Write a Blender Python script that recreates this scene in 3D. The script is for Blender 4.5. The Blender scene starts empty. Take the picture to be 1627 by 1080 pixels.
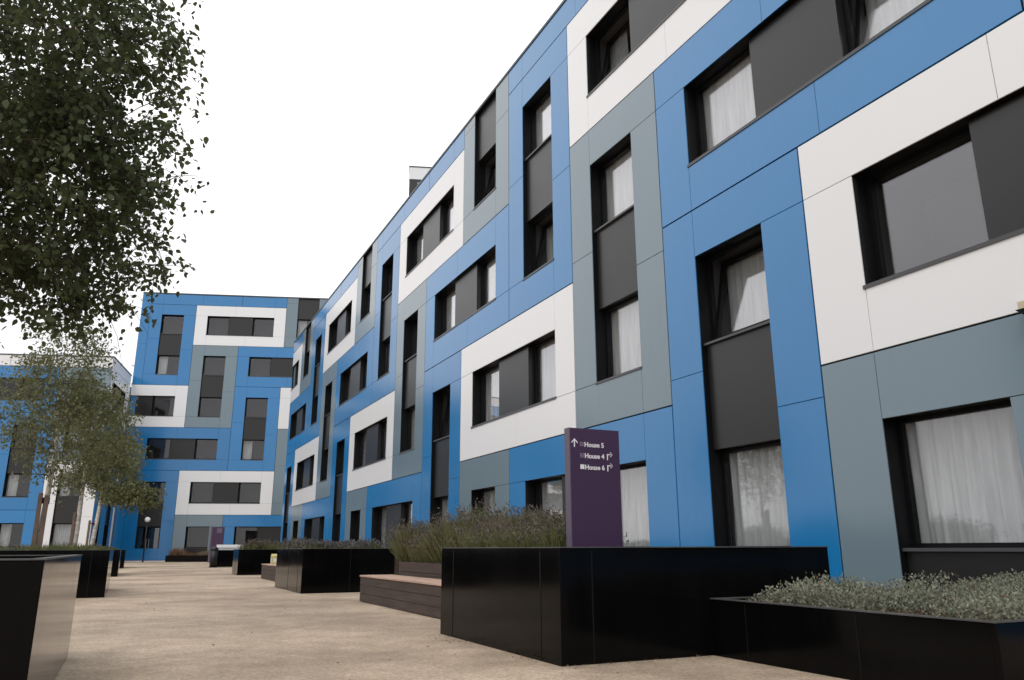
import bpy, math, random
import numpy as np
from mathutils import Vector, Matrix, noise as mnoise
random.seed(7); RNG = np.random.default_rng(11)
C = bpy.context.scene.collection
R = math.radians

# ------------------------------------------------------------------ helpers
class MB:
    """collects boxes / quads / tubes and builds them as one mesh"""
    def __init__(s): s.v = []; s.f = []; s.m = []; s.cur = 0
    def mat(s, i): s.cur = i; return s
    def face(s, pts):
        b = len(s.v); s.v += [tuple(p) for p in pts]; s.f.append(tuple(range(b, b+len(pts)))); s.m.append(s.cur)
    def box(s, x0, x1, y0, y1, z0, z1):
        b = len(s.v)
        s.v += [(x0,y0,z0),(x1,y0,z0),(x1,y1,z0),(x0,y1,z0),(x0,y0,z1),(x1,y0,z1),(x1,y1,z1),(x0,y1,z1)]
        for q in ((0,3,2,1),(4,5,6,7),(0,1,5,4),(1,2,6,5),(2,3,7,6),(3,0,4,7)):
            s.f.append(tuple(b+i for i in q)); s.m.append(s.cur)
    def plate(s, x0, x1, z0, z1, y0=-.02, y1=0.0, e=.003):
        """cladding sheet with a small chamfer on its front edges"""
        b = len(s.v)
        s.v += [(x0+e,y0,z0+e),(x1-e,y0,z0+e),(x1-e,y0,z1-e),(x0+e,y0,z1-e),
                (x0,y0+e,z0),(x1,y0+e,z0),(x1,y0+e,z1),(x0,y0+e,z1),
                (x0,y1,z0),(x1,y1,z0),(x1,y1,z1),(x0,y1,z1)]
        fs = [(0,1,2,3)]
        for i in range(4):
            j = (i+1) % 4
            fs += [(4+i,4+j,j,i),(8+i,8+j,4+j,4+i)]
        for q in fs: s.f.append(tuple(b+i for i in q)); s.m.append(s.cur)
    def tube(s, pts, rad, n=8, cap=True):
        pts = [Vector(p) for p in pts]; b = len(s.v); k = len(pts)
        for i, p in enumerate(pts):
            t = (pts[min(i+1,k-1)] - pts[max(i-1,0)]).normalized()
            a = t.cross(Vector((0,0,1)))
            if a.length < 1e-3: a = Vector((1,0,0))
            a.normalize(); c = t.cross(a)
            r = rad[i] if hasattr(rad,'__len__') else rad
            for j in range(n):
                th = 2*math.pi*j/n
                s.v.append(tuple(p + (a*math.cos(th)+c*math.sin(th))*r))
        for i in range(k-1):
            for j in range(n):
                j2 = (j+1) % n
                s.f.append((b+i*n+j, b+i*n+j2, b+(i+1)*n+j2, b+(i+1)*n+j)); s.m.append(s.cur)
        if cap:
            s.f.append(tuple(b+j for j in range(n))[::-1]); s.m.append(s.cur)
            s.f.append(tuple(b+(k-1)*n+j for j in range(n))); s.m.append(s.cur)
    def mesh(s, name, mats, smooth=False, bevel=0):
        me = bpy.data.meshes.new(name); me.from_pydata(s.v, [], s.f)
        for m in (mats if isinstance(mats,(list,tuple)) else [mats]): me.materials.append(m)
        me.polygons.foreach_set('material_index', s.m)
        if smooth: me.polygons.foreach_set('use_smooth', [True]*len(s.f))
        me.update(); return me
    def build(s, name, mats, parent=None, smooth=False):
        return link(name, s.mesh(name, mats, smooth), parent)
def link(name, me, parent=None):
    o = bpy.data.objects.new(name, me); C.objects.link(o)
    if parent: o.parent = parent
    return o
def tag(o, label=None, cat=None, group=None, kind=None):
    if label: o['label'] = label
    if cat: o['category'] = cat
    if group: o['group'] = group
    if kind: o['kind'] = kind
    return o
def empty(name, loc=(0,0,0), rz=0):
    o = bpy.data.objects.new(name, None); C.objects.link(o); o.location = loc
    o.rotation_euler = (0,0,rz); o.empty_display_size = .3; return o

# ------------------------------------------------------------------ materials
def nt(name):
    m = bpy.data.materials.new(name); m.use_nodes = True
    t = m.node_tree; return m, t, t.nodes['Principled BSDF']
def N(t, typ, **kw):
    n = t.nodes.new(typ)
    for k, v in kw.items():
        if k.startswith('i_'): n.inputs[k[2:].replace('_',' ')].default_value = v
        else: setattr(n, k, v)
    return n
def surf(name, col, rough=.5, spec=.5, var=.08, scale=1.2, rvar=.08, bump=0, bscale=60, metallic=0, stretch=(1,1,1), streak=0):
    m, t, p = nt(name); L = t.links.new
    tc = N(t,'ShaderNodeTexCoord'); mp = N(t,'ShaderNodeMapping'); mp.inputs['Scale'].default_value = stretch
    L(tc.outputs['Object'], mp.inputs['Vector'])
    nz = N(t,'ShaderNodeTexNoise', i_Scale=scale, i_Detail=6.0, i_Roughness=.6); L(mp.outputs[0], nz.inputs['Vector'])
    mr = N(t,'ShaderNodeMapRange'); mr.inputs['From Min'].default_value=.3; mr.inputs['From Max'].default_value=.7
    mr.inputs['To Min'].default_value = 1-var; mr.inputs['To Max'].default_value = 1+var
    L(nz.outputs['Fac'], mr.inputs['Value'])
    last = mr.outputs[0]
    if streak:
        mp2 = N(t,'ShaderNodeMapping'); mp2.inputs['Scale'].default_value = (9,9,.35); L(tc.outputs['Object'], mp2.inputs['Vector'])
        n2 = N(t,'ShaderNodeTexNoise', i_Scale=1.0, i_Detail=4.0); L(mp2.outputs[0], n2.inputs['Vector'])
        r2 = N(t,'ShaderNodeMapRange'); r2.inputs['From Min'].default_value=.45; r2.inputs['From Max'].default_value=.75
        r2.inputs['To Min'].default_value=1; r2.inputs['To Max'].default_value=1-streak; L(n2.outputs['Fac'], r2.inputs['Value'])
        mu = N(t,'ShaderNodeMath', operation='MULTIPLY'); L(last, mu.inputs[0]); L(r2.outputs[0], mu.inputs[1]); last = mu.outputs[0]
    if name.endswith('cladding'):
        oi = N(t,'ShaderNodeObjectInfo'); mo = N(t,'ShaderNodeMapRange'); mo.inputs['To Min'].default_value=.95; mo.inputs['To Max'].default_value=1.04
        L(oi.outputs['Random'], mo.inputs['Value']); mq = N(t,'ShaderNodeMath', operation='MULTIPLY'); L(last, mq.inputs[0]); L(mo.outputs[0], mq.inputs[1]); last = mq.outputs[0]
    sc = N(t,'ShaderNodeVectorMath', operation='SCALE'); sc.inputs[0].default_value = col[:3]
    L(last, sc.inputs['Scale']); L(sc.outputs[0], p.inputs['Base Color'])
    rr = N(t,'ShaderNodeMapRange'); rr.inputs['To Min'].default_value = max(0,rough-rvar); rr.inputs['To Max'].default_value = rough+rvar
    L(nz.outputs['Fac'], rr.inputs['Value']); L(rr.outputs[0], p.inputs['Roughness'])
    p.inputs['Specular IOR Level'].default_value = spec; p.inputs['Metallic'].default_value = metallic
    if bump:
        nb = N(t,'ShaderNodeTexNoise', i_Scale=bscale, i_Detail=5.0); L(mp.outputs[0], nb.inputs['Vector'])
        bp = N(t,'ShaderNodeBump', i_Strength=bump, i_Distance=.02); L(nb.outputs['Fac'], bp.inputs['Height']); L(bp.outputs[0], p.inputs['Normal'])
    return m
def leafmat(name, c1, c2, scale=2.5, trans=.35, rough=.5):
    m, t, p = nt(name); L = t.links.new
    tc = N(t,'ShaderNodeTexCoord')
    n1 = N(t,'ShaderNodeTexNoise', i_Scale=scale, i_Detail=3.0); L(tc.outputs['Object'], n1.inputs['Vector'])
    n2 = N(t,'ShaderNodeTexWhiteNoise'); 
    at = N(t,'ShaderNodeAttribute', attribute_name='leaf'); L(at.outputs['Fac'], n2.inputs['Vector'])
    ad = N(t,'ShaderNodeMath', operation='MULTIPLY_ADD'); ad.inputs[1].default_value=.55; L(at.outputs['Fac'], ad.inputs[0])
    ml = N(t,'ShaderNodeMath', operation='MULTIPLY'); ml.inputs[1].default_value=.55; L(n1.outputs['Fac'], ml.inputs[0]); L(ml.outputs[0], ad.inputs[2])
    mx = N(t,'ShaderNodeMix', data_type='RGBA'); mx.inputs[6].default_value=(*c1,1); mx.inputs[7].default_value=(*c2,1); L(ad.outputs[0], mx.inputs[0])
    L(mx.outputs[2], p.inputs['Base Color']); p.inputs['Roughness'].default_value = rough; p.inputs['Specular IOR Level'].default_value=.35
    tr = N(t,'ShaderNodeBsdfTranslucent'); L(mx.outputs[2], tr.inputs['Color'])
    ms = N(t,'ShaderNodeMixShader'); ms.inputs[0].default_value = trans
    out = [n for n in t.nodes if n.type=='OUTPUT_MATERIAL'][0]
    L(p.outputs[0], ms.inputs[1]); L(tr.outputs[0], ms.inputs[2]); L(ms.outputs[0], out.inputs[0])
    return m
M = {}
M['blue']  = surf('blue_cladding',  (.008,.168,.420), .19, .85, .03, .4, .03, streak=.03)
M['white'] = surf('white_cladding', (.735,.735,.745), .27, .6, .0, .5, .0)
M['grey']  = surf('grey_cladding',  (.140,.200,.240), .20, .85, .03, .4, .03, streak=.02)
M['backing'] = surf('dark_backing', (.012,.013,.015), .8, .2)
M['coping'] = surf('coping_metal', (.05,.052,.058), .45, .4)
M['frame'] = surf('black_window_frame', (.005,.0055,.0065), .45, .15, .1)
M['sill']  = surf('grey_sill_metal', (.055,.055,.06), .4, .5)
M['spandrel'] = surf('charcoal_panel', (.016,.0155,.016), .32, .45, .06, .8)
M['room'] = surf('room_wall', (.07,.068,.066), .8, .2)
M['planter'] = surf('black_planter_steel', (.0028,.0028,.003), .11, .11, .25, 1.5, .05, streak=.3)
M['seam'] = surf('planter_seam', (.006,.006,.006), .5, .12)
M['rim'] = surf('planter_rim', (.07,.07,.068), .45, .4, .3, 4)
M['soil'] = surf('soil', (.045,.032,.022), .95, .1, .4, 12, bump=.6, bscale=40)
M['wood'] = surf('dark_timber', (.062,.042,.034), .65, .3, .35, 3, bump=.35, bscale=14, stretch=(14,.5,10))
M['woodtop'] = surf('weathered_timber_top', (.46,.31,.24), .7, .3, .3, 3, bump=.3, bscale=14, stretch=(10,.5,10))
M['purple'] = surf('purple_sign_paint', (.050,.024,.062), .32, .4, .06, 1.0)
M['purple_edge'] = surf('purple_sign_edge', (.11,.085,.13), .4, .4)
M['letter'] = surf('white_lettering', (.72,.70,.74), .5, .3, .02)
M['letter_dim'] = surf('mauve_marking', (.20,.14,.24), .5, .3, .02)
M['bark_white'] = surf('birch_bark', (.50,.46,.41), .75, .2, .4, 5, bump=.5, bscale=20, stretch=(1,1,2.5))
M['bark'] = surf('twig_bark', (.07,.055,.042), .8, .2, .3, 8)
M['stake'] = surf('stake_timber', (.16,.115,.09), .8, .2, .25, 6)
M['strap'] = surf('tree_tie_rubber', (.07,.012,.02), .6, .3)
M['leaf_near'] = leafmat('birch_leaves', (.040,.056,.022), (.120,.145,.060), 1.5, .42)
M['leaf_far'] = leafmat('young_birch_leaves', (.075,.088,.034), (.20,.205,.095), 1.2, .40)
M['lav'] = leafmat('lavender_foliage', (.095,.108,.038), (.19,.185,.080), 1.2, .2, .7)
M['lavflower'] = leafmat('faded_flower_heads', (.075,.062,.052), (.15,.125,.105), 2, .1, .8)
M['lavpurple'] = leafmat('purple_flower_heads', (.075,.070,.072), (.135,.125,.125), 2, .1, .8)
M['silver'] = leafmat('silver_leaves', (.10,.108,.075), (.26,.265,.195), 3, .12, .75)
M['dry'] = leafmat('dry_stems', (.10,.045,.022), (.20,.12,.07), 4, .1, .8)
M['grass'] = leafmat('planter_grass', (.05,.075,.02), (.14,.16,.05), 2, .2, .7)
M['drygrass'] = leafmat('dry_grass', (.14,.105,.06), (.26,.20,.13), 3, .15, .8)
M['curtain'] = None
M['black'] = surf('black_plastic', (.012,.012,.013), .45, .4)
M['whitep'] = surf('white_plastic', (.70,.69,.68), .5, .3, .05)
M['metal'] = surf('brushed_metal', (.45,.45,.46), .35, .5, .05, metallic=1)
M['carton'] = surf('yellow_carton', (.52,.45,.20), .7, .2, .15, 9)
M['beige'] = surf('beige_housing', (.50,.42,.30), .5, .3)

def curtain_mat():
    m, t, p = nt('sheer_curtain'); L = t.links.new
    p.inputs['Base Color'].default_value = (.74,.74,.745,1); p.inputs['Roughness'].default_value=.9; p.inputs['Specular IOR Level'].default_value=.1
    tr = N(t,'ShaderNodeBsdfTransparent'); tl = N(t,'ShaderNodeBsdfTranslucent'); tl.inputs['Color'].default_value=(.8,.8,.8,1)
    a = N(t,'ShaderNodeMixShader'); a.inputs[0].default_value=.15
    b = N(t,'ShaderNodeMixShader'); 
    tc = N(t,'ShaderNodeTexCoord'); mp = N(t,'ShaderNodeMapping'); mp.inputs['Scale'].default_value=(7,1,.6)
    nz = N(t,'ShaderNodeTexNoise', i_Scale=2.0, i_Detail=3.0); mr = N(t,'ShaderNodeMapRange')
    mr.inputs['From Min'].default_value=.35; mr.inputs['From Max'].default_value=.65; mr.inputs['To Min'].default_value=.04; mr.inputs['To Max'].default_value=.28
    L(tc.outputs['Object'], mp.inputs['Vector']); L(mp.outputs[0], nz.inputs['Vector']); L(nz.outputs['Fac'], mr.inputs['Value']); L(mr.outputs[0], b.inputs[0])
    out = [n for n in t.nodes if n.type=='OUTPUT_MATERIAL'][0]
    L(p.outputs[0], a.inputs[1]); L(tl.outputs[0], a.inputs[2]); L(a.outputs[0], b.inputs[1]); L(tr.outputs[0], b.inputs[2]); L(b.outputs[0], out.inputs[0])
    return m
M['curtain'] = curtain_mat()
def glass_mat(name='double_glazing', mult=2.0, tint=.95):
    m, t, p = nt(name); L = t.links.new
    t.nodes.remove(p)
    tr = N(t,'ShaderNodeBsdfTransparent'); tr.inputs['Color'].default_value=(tint,tint+.01,tint+.01,1)
    gl = N(t,'ShaderNodeBsdfGlossy'); gl.inputs['Roughness'].default_value=.015; gl.inputs['Color'].default_value=(.96,.94,.97,1)
    fr = N(t,'ShaderNodeFresnel'); ge = N(t,'ShaderNodeNewGeometry'); im = N(t,'ShaderNodeMapRange'); im.inputs['To Min'].default_value=1.5; im.inputs['To Max'].default_value=1/1.5; L(ge.outputs['Backfacing'], im.inputs['Value']); L(im.outputs[0], fr.inputs['IOR']); mu = N(t,'ShaderNodeMath', operation='MULTIPLY', use_clamp=True); mu.inputs[1].default_value=mult
    nz = N(t,'ShaderNodeTexNoise', i_Scale=.9, i_Detail=1.0); bp = N(t,'ShaderNodeBump', i_Strength=.04, i_Distance=.02)
    tc = N(t,'ShaderNodeTexCoord'); L(tc.outputs['Object'], nz.inputs['Vector']); L(nz.outputs['Fac'], bp.inputs['Height'])
    L(bp.outputs[0], gl.inputs['Normal']); L(fr.outputs[0], mu.inputs[0])
    ms = N(t,'ShaderNodeMixShader'); L(mu.outputs[0], ms.inputs[0]); L(tr.outputs[0], ms.inputs[1]); L(gl.outputs[0], ms.inputs[2])
    out = [n for n in t.nodes if n.type=='OUTPUT_MATERIAL'][0]; L(ms.outputs[0], out.inputs[0])
    return m
M['glass'] = glass_mat(); M['glass_far'] = glass_mat('far_glazing', 1.2, .86)
def ground_mat():
    m, t, p = nt('resin_bound_gravel'); L = t.links.new
    tc = N(t,'ShaderNodeTexCoord')
    big = N(t,'ShaderNodeTexNoise', i_Scale=.35, i_Detail=6.0, i_Roughness=.62); L(tc.outputs['Object'], big.inputs['Vector'])
    mid = N(t,'ShaderNodeTexNoise', i_Scale=3.0, i_Detail=6.0, i_Roughness=.7); L(tc.outputs['Object'], mid.inputs['Vector'])
    peb = N(t,'ShaderNodeTexVoronoi', i_Scale=75.0); L(tc.outputs['Object'], peb.inputs['Vector'])
    cr = N(t,'ShaderNodeValToRGB'); e = cr.color_ramp.elements
    e[0].position=.36; e[0].color=(.275,.208,.150,1); e[1].position=.62; e[1].color=(.49,.385,.285,1); L(big.outputs['Fac'], cr.inputs[0])
    m2 = N(t,'ShaderNodeMix', data_type='RGBA', blend_type='OVERLAY'); m2.inputs[0].default_value=.45; L(cr.outputs[0], m2.inputs[6]); L(mid.outputs['Fac'], m2.inputs[7])
    hs = N(t,'ShaderNodeMapRange'); hs.inputs['To Min'].default_value=.78; hs.inputs['To Max'].default_value=1.22
    sp = N(t,'ShaderNodeSeparateColor'); L(peb.outputs['Color'], sp.inputs[0]); L(sp.outputs[0], hs.inputs['Value'])
    m3 = N(t,'ShaderNodeVectorMath', operation='SCALE'); L(m2.outputs[2], m3.inputs[0]); L(hs.outputs[0], m3.inputs['Scale'])
    L(m3.outputs[0], p.inputs['Base Color']); p.inputs['Roughness'].default_value=.85; p.inputs['Specular IOR Level'].default_value=.25
    g2 = N(t,'ShaderNodeTexNoise', i_Scale=28.0, i_Detail=4.0, i_Roughness=.8); L(tc.outputs['Object'], g2.inputs['Vector'])
    st = N(t,'ShaderNodeMapRange'); st.inputs['From Min'].default_value=.3; st.inputs['From Max'].default_value=.7; st.inputs['To Min'].default_value=.78; st.inputs['To Max'].default_value=1.18; L(g2.outputs['Fac'], st.inputs['Value'])
    g3 = N(t,'ShaderNodeTexNoise', i_Scale=.9, i_Detail=8.0, i_Roughness=.75); L(tc.outputs['Object'], g3.inputs['Vector'])
    s3 = N(t,'ShaderNodeMapRange'); s3.inputs['From Min'].default_value=.56; s3.inputs['From Max'].default_value=.70; s3.inputs['To Min'].default_value=1; s3.inputs['To Max'].default_value=.89; L(g3.outputs['Fac'], s3.inputs['Value'])
    mm = N(t,'ShaderNodeMath', operation='MULTIPLY'); L(st.outputs[0], mm.inputs[0]); L(s3.outputs[0], mm.inputs[1])
    m4 = N(t,'ShaderNodeVectorMath', operation='SCALE'); L(m3.outputs[0], m4.inputs[0]); L(mm.outputs[0], m4.inputs['Scale']); L(m4.outputs[0], p.inputs['Base Color'])
    bp = N(t,'ShaderNodeBump', i_Strength=.5, i_Distance=.006); L(peb.outputs['Distance'], bp.inputs['Height']); L(bp.outputs[0], p.inputs['Normal'])
    return m
M['ground'] = ground_mat()
M['earth'] = surf('outer_ground', (.16,.15,.11), .9, .2, .3, .1)

# ------------------------------------------------------------------ camera, world, sun
CAMZ = .80
cam = bpy.data.cameras.new('camera'); co = bpy.data.objects.new('camera', cam); C.objects.link(co)
cam.sensor_fit = 'HORIZONTAL'; cam.sensor_width = 36; cam.lens = 36*1235.55/1627; cam.clip_start=.05; cam.clip_end = 2000
co.matrix_world = Matrix.Translation((0,0,CAMZ)) @ Matrix.Rotation(math.pi/2+.2619287,4,'X') @ Matrix.Rotation(-.0028578,4,'Z')
S = bpy.context.scene; S.camera = co
S.view_settings.view_transform='Standard'; S.view_settings.look='None'; S.view_settings.exposure=0; S.view_settings.gamma=1
S.cycles.max_bounces=8; S.cycles.transparent_max_bounces=12; S.cycles.transmission_bounces=4
SUN_EL, SUN_ROT = 52, 200          # behind-left of the camera, veiled by cloud
w = bpy.data.worlds.new('World'); S.world = w; w.use_nodes = True; t = w.node_tree; L = t.links.new
bg = t.nodes['Background']; bg.inputs['Strength'].default_value = .10
sky = N(t,'ShaderNodeTexSky', sky_type='NISHITA', sun_disc=False); sky.sun_elevation=R(SUN_EL); sky.sun_rotation=R(SUN_ROT)
tc = N(t,'ShaderNodeTexCoord'); mp = N(t,'ShaderNodeMapping'); mp.inputs['Scale'].default_value=(1,1,2.5)
nz = N(t,'ShaderNodeTexNoise', i_Scale=1.6, i_Detail=5.0, i_Roughness=.5); L(tc.outputs['Generated'], mp.inputs['Vector']); L(mp.outputs[0], nz.inputs['Vector'])
cr = N(t,'ShaderNodeValToRGB'); e=cr.color_ramp.elements; e[0].position=.3; e[0].color=(.88,.88,.90,1); e[1].position=.62; e[1].color=(1,1,1,1); L(nz.outputs['Fac'], cr.inputs[0])
cl = N(t,'ShaderNodeVectorMath', operation='SCALE'); cl.inputs['Scale'].default_value=14.0; L(cr.outputs[0], cl.inputs[0])
sxyz = N(t,'ShaderNodeSeparateXYZ'); L(tc.outputs['Generated'], sxyz.inputs[0])
gr = N(t,'ShaderNodeMapRange'); gr.inputs['From Min'].default_value=0; gr.inputs['From Max'].default_value=.55; gr.inputs['To Min'].default_value=.66; gr.inputs['To Max'].default_value=1.22; L(sxyz.outputs[2], gr.inputs['Value'])
cl2 = N(t,'ShaderNodeVectorMath', operation='SCALE'); L(cl.outputs[0], cl2.inputs[0]); L(gr.outputs[0], cl2.inputs['Scale']); cl = cl2
mx = N(t,'ShaderNodeMix', data_type='RGBA'); mx.inputs[0].default_value=.93; L(sky.outputs[0], mx.inputs[6]); L(cl.outputs[0], mx.inputs[7])
L(mx.outputs[2], bg.inputs['Color'])
sl = bpy.data.lights.new('sun','SUN'); sl.energy=.8; sl.angle=R(18); sl.color=(1,.975,.94)
so = bpy.data.objects.new('sun', sl); C.objects.link(so)
a = R(SUN_ROT); sd = Vector((math.sin(a)*math.cos(R(SUN_EL)), math.cos(a)*math.cos(R(SUN_EL)), math.sin(R(SUN_EL))))
so.rotation_euler = sd.to_track_quat('Z','Y').to_euler()

# ------------------------------------------------------------------ frames of reference
AZ = -.443074763; AZ2 = 1.44671878
d1 = Vector((math.sin(AZ), math.cos(AZ), 0)); n1 = Vector((math.cos(AZ), -math.sin(AZ), 0))
def P(a, b, z=0): return n1*a + d1*b + Vector((0,0,z))     # a = towards main facade, b = along it
ROTP = math.atan2(n1.y, n1.x)
_q = co.matrix_world.inverted()
def px(p):
    c = _q @ Vector(p); return (813.5 + 1235.55*c.x/-c.z, 540 - 1235.55*c.y/-c.z)
def solve(fn, lo, hi, target):
    for _ in range(40):
        m_ = (lo+hi)/2
        if fn(m_) < target: lo = m_
        else: hi = m_
    return (lo+hi)/2

# ------------------------------------------------------------------ ground
g = MB(); g.face([(-400,-400,0),(400,-400,0),(400,900,0),(-400,900,0)])
tag(g.build('ground', M['earth']), kind='structure')
g = MB(); g.face([(-60,-25,.004),(30,-25,.004),(30,75,.004),(-60,75,.004)])
tag(g.build('paved_courtyard', M['ground']), kind='structure')

# ------------------------------------------------------------------ facade system
REV = .24
_wcache = {}
def win_meshes(ori, cw, ch, a, b, door=False):
    """meshes of one window unit; s = long axis, t = short axis, y = inward. a,b clip in cell units"""
    key = (ori, round(cw,3), round(ch,3), round(a,3), round(b,3), door)
    if key in _wcache: return _wcache[key]
    ls, lt = (ch, cw) if ori=='V' else (cw, ch)
    T = .243*lt; k = .745
    def bx(mb, s0, s1, t0, t1, y0, y1):
        if ori=='V': mb.box(t0,t1,y0,y1,s0,s1)
        else: mb.box(s0,s1,y0,y1,t0,t1)
    A, B = max(a,-k)*ls, min(b,k)*ls
    f = MB(); e=.012; D = 1.3
    # lining of the opening (black) and the room behind
    bx(f, A, B, -T, -T+e, -.004, REV+.06); bx(f, A, B, T-e, T, -.004, REV+.06)
    bx(f, A, A+e, -T+e, T-e, -.004, REV+.06); bx(f, B-e, B, -T+e, T-e, -.004, REV+.06)
    lights = []
    for (s0, s1) in ((-.745,-.262),(.262,.745)):
        s0 = max(s0*ls, A); s1 = min(s1*ls, B)
        if s1-s0 > .15: lights.append((s0,s1))
    for (s0,s1) in lights:
        q=.055; y0,y1=REV-.02,REV+.05
        bx(f, s0+e, s0+q+.03, -T+e, T-e, y0, y1); bx(f, s1-q, s1-e, -T+e, T-e, y0, y1)
        bx(f, s0+q+.03, s1-q, -T+e, -T+q+(.03 if ori=='H' else 0), y0, y1); bx(f, s0+q+.03, s1-q, T-q, T-e, y0, y1)
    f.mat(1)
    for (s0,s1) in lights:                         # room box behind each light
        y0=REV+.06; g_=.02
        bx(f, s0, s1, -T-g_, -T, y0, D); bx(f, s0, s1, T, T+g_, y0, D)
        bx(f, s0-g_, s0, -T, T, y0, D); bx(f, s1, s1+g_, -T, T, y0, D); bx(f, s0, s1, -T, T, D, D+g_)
    res = {'window': f.mesh('window', [M['frame'], M['room']])}
    # spandrel in the middle
    s0, s1 = max(-.262*ls, A), min(.262*ls, B)
    if s1-s0 > .05:
        p_ = MB(); 
        if ori=='V': p_.plate(-T+.016, T-.016, s0, s1, .085, .30, .004)
        else: p_.plate(s0, s1, -T+.05, T-.016, .085, .30, .004)
        res['spandrel_panel'] = p_.mesh('spandrel_panel', M['spandrel'])
    # sills
    sl_ = []
    if ori=='V':
        if a <= -.745: sl_.append((-T-.01, T+.01, -.035, REV-.02, A-.012, A+.03))
        if a < .25 < b: sl_.append((-T+.016, T-.016, .03, REV-.02, .262*ls, .262*ls+.035))
    else: sl_.append((A-.008, B+.008, -.035, REV-.02, -T-.012, -T+.035))
    res['sill'] = []
    for q_ in sl_:
        z_=MB(); z_.box(*q_); res['sill'].append(z_.mesh('sill', M['sill']))
    # glass panes, curtains
    res['lights'] = []
    for (s0,s1) in lights:
        W = (2*T-.11) if ori=='V' else (s1-s0-.14)
        H = (s1-s0-.14) if ori=='V' else (2*T-.14)
        cx = 0 if ori=='V' else (s0+s1)/2+.015; cz = ((s0+s1)/2+.015) if ori=='V' else .015
        gm = MB(); gm.box(-W/2, W/2, 0, .012, 0, H); gme = gm.mesh('glass', M['glass'])
        sm = MB(); q=.05                                  # tilting sash
        sm.box(-W/2-.02,-W/2+q,-.03,.03,-.02,H+.02); sm.box(W/2-q,W/2+.02,-.03,.03,-.02,H+.02)
        sm.box(-W/2+q,W/2-q,-.03,.03,-.02,q); sm.box(-W/2+q,W/2-q,-.03,.03,H-q,H+.02)
        res['lights'].append((gme, sm.mesh('sash', M['frame']), (cx, REV+.015, cz-H/2), W, H))
    _wcache[key] = res
    return res
_cc = {}
def curtain_mesh(W, H, kind, var=0):
    key = (round(W,2), round(H,2), kind, var)
    if key in _cc: return _cc[key]
    rnd = random.Random(int(W*1000)+int(H*77)+len(kind)+var*991)
    spans = {'full':[(-W/2,W/2)], 'sheer':[(-W/2,W/2)], 'left':[(-W/2,-W/2+W*.42)], 'right':[(W/2-W*.45,W/2)], 'both':[(-W/2,-W/2+W*.3),(W/2-W*.3,W/2)]}[kind]
    mb = MB()
    for (x0,x1) in spans:
        n_ = max(18, int((x1-x0)/.022)); rows = 6; amp = .22 if kind=='sheer' else 1
        ph = [rnd.uniform(0,6.28) for _ in range(5)]; base=len(mb.v)
        for j in range(rows+1):
            z = H*j/rows
            for i in range(n_+1):
                x = x0+(x1-x0)*i/n_; q = x*1.0
                y = .022*math.sin(q*38+ph[0]+.5*math.sin(z*2+ph[1])) + .016*math.sin(q*71+ph[2]+.8*z) + .012*math.sin(q*17+ph[3]-z)
                mb.v.append((x+.01*math.sin(z*3+q*9), amp*y*(1-.35*j/rows), z))
        for j in range(rows):
            for i in range(n_):
                p0=base+j*(n_+1)+i; mb.f.append((p0,p0+1,p0+n_+2,p0+n_+1)); mb.m.append(0)
    _cc[key] = mb.mesh('curtain', M['curtain'], True); return _cc[key]

def add_window(bld, ori, cx, cz, cw, ch, a, b, curt=('full','full'), opens=(False,False), label=None):
    r = win_meshes(ori, cw, ch, a, b)
    wo = link('window', r['window'], bld); wo.location = (cx, 0, cz)
    if label: wo['label'] = label
    if 'spandrel_panel' in r: link('spandrel_panel', r['spandrel_panel'], wo)
    for q_ in r['sill']: link('sill', q_, wo)
    for i, (gm, sm, loc, W, H) in enumerate(r['lights']):
        j = i if len(r['lights'])==2 else (0 if a < -.3 else 1)
        go = link('glass', gm, wo); go.location = loc
        if opens[j]:
            go.rotation_euler = (-R(11),0,0); so_ = link('sash', sm, wo); so_.location = loc; so_.rotation_euler=(-R(11),0,0)
        if curt[j]:
            c_ = link('curtain', curtain_mesh(W+.06, H+.06, 'sheer' if (curt[j]=='full' and cz+loc[2]>2.2) else curt[j], int(abs(cx*7+cz*13+j*5))%5), wo); c_.location = (loc[0], REV+(.34 if opens[j] else .11), loc[2]-.03)
    return wo

OI = .26; OO = .74; MU, MD = .13, -.13
PH = [ (1+MU,2,OO,1),(OI,1+MU,OO,1),(0,OI,OI,1),(0,1+MD,0,OI),(1+MD,2-OI,0,OI),(2-OI,2,0,OO) ]     # c0,c1,z0,z1 ; c grows to the left
PV = [ (OO,1,OI,1+MU),(OO,1,1+MU,2),(0,OO,2-OI,2),(0,OI,1+MD,2-OI),(0,OI,0,1+MD),(OI,1,0,OI) ]
VST = {(0,3):'blue',(1,0):'grey',(2,1):'blue',(3,2):'grey'}
HST = {(1,3):'blue',(2,0):'white',(3,1):'blue',(0,2):'white'}
def pattern(c0, c1, l0, l1):
    out = []
    for c in range(c0-1, c1+1):
        for l in range(l0-1, l1+1):
            k = (c % 4, l % 4)
            if k in VST: out.append(('V', c, l, VST[k]))
            if k in HST: out.append(('H', c, l, HST[k]))
    return out
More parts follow.
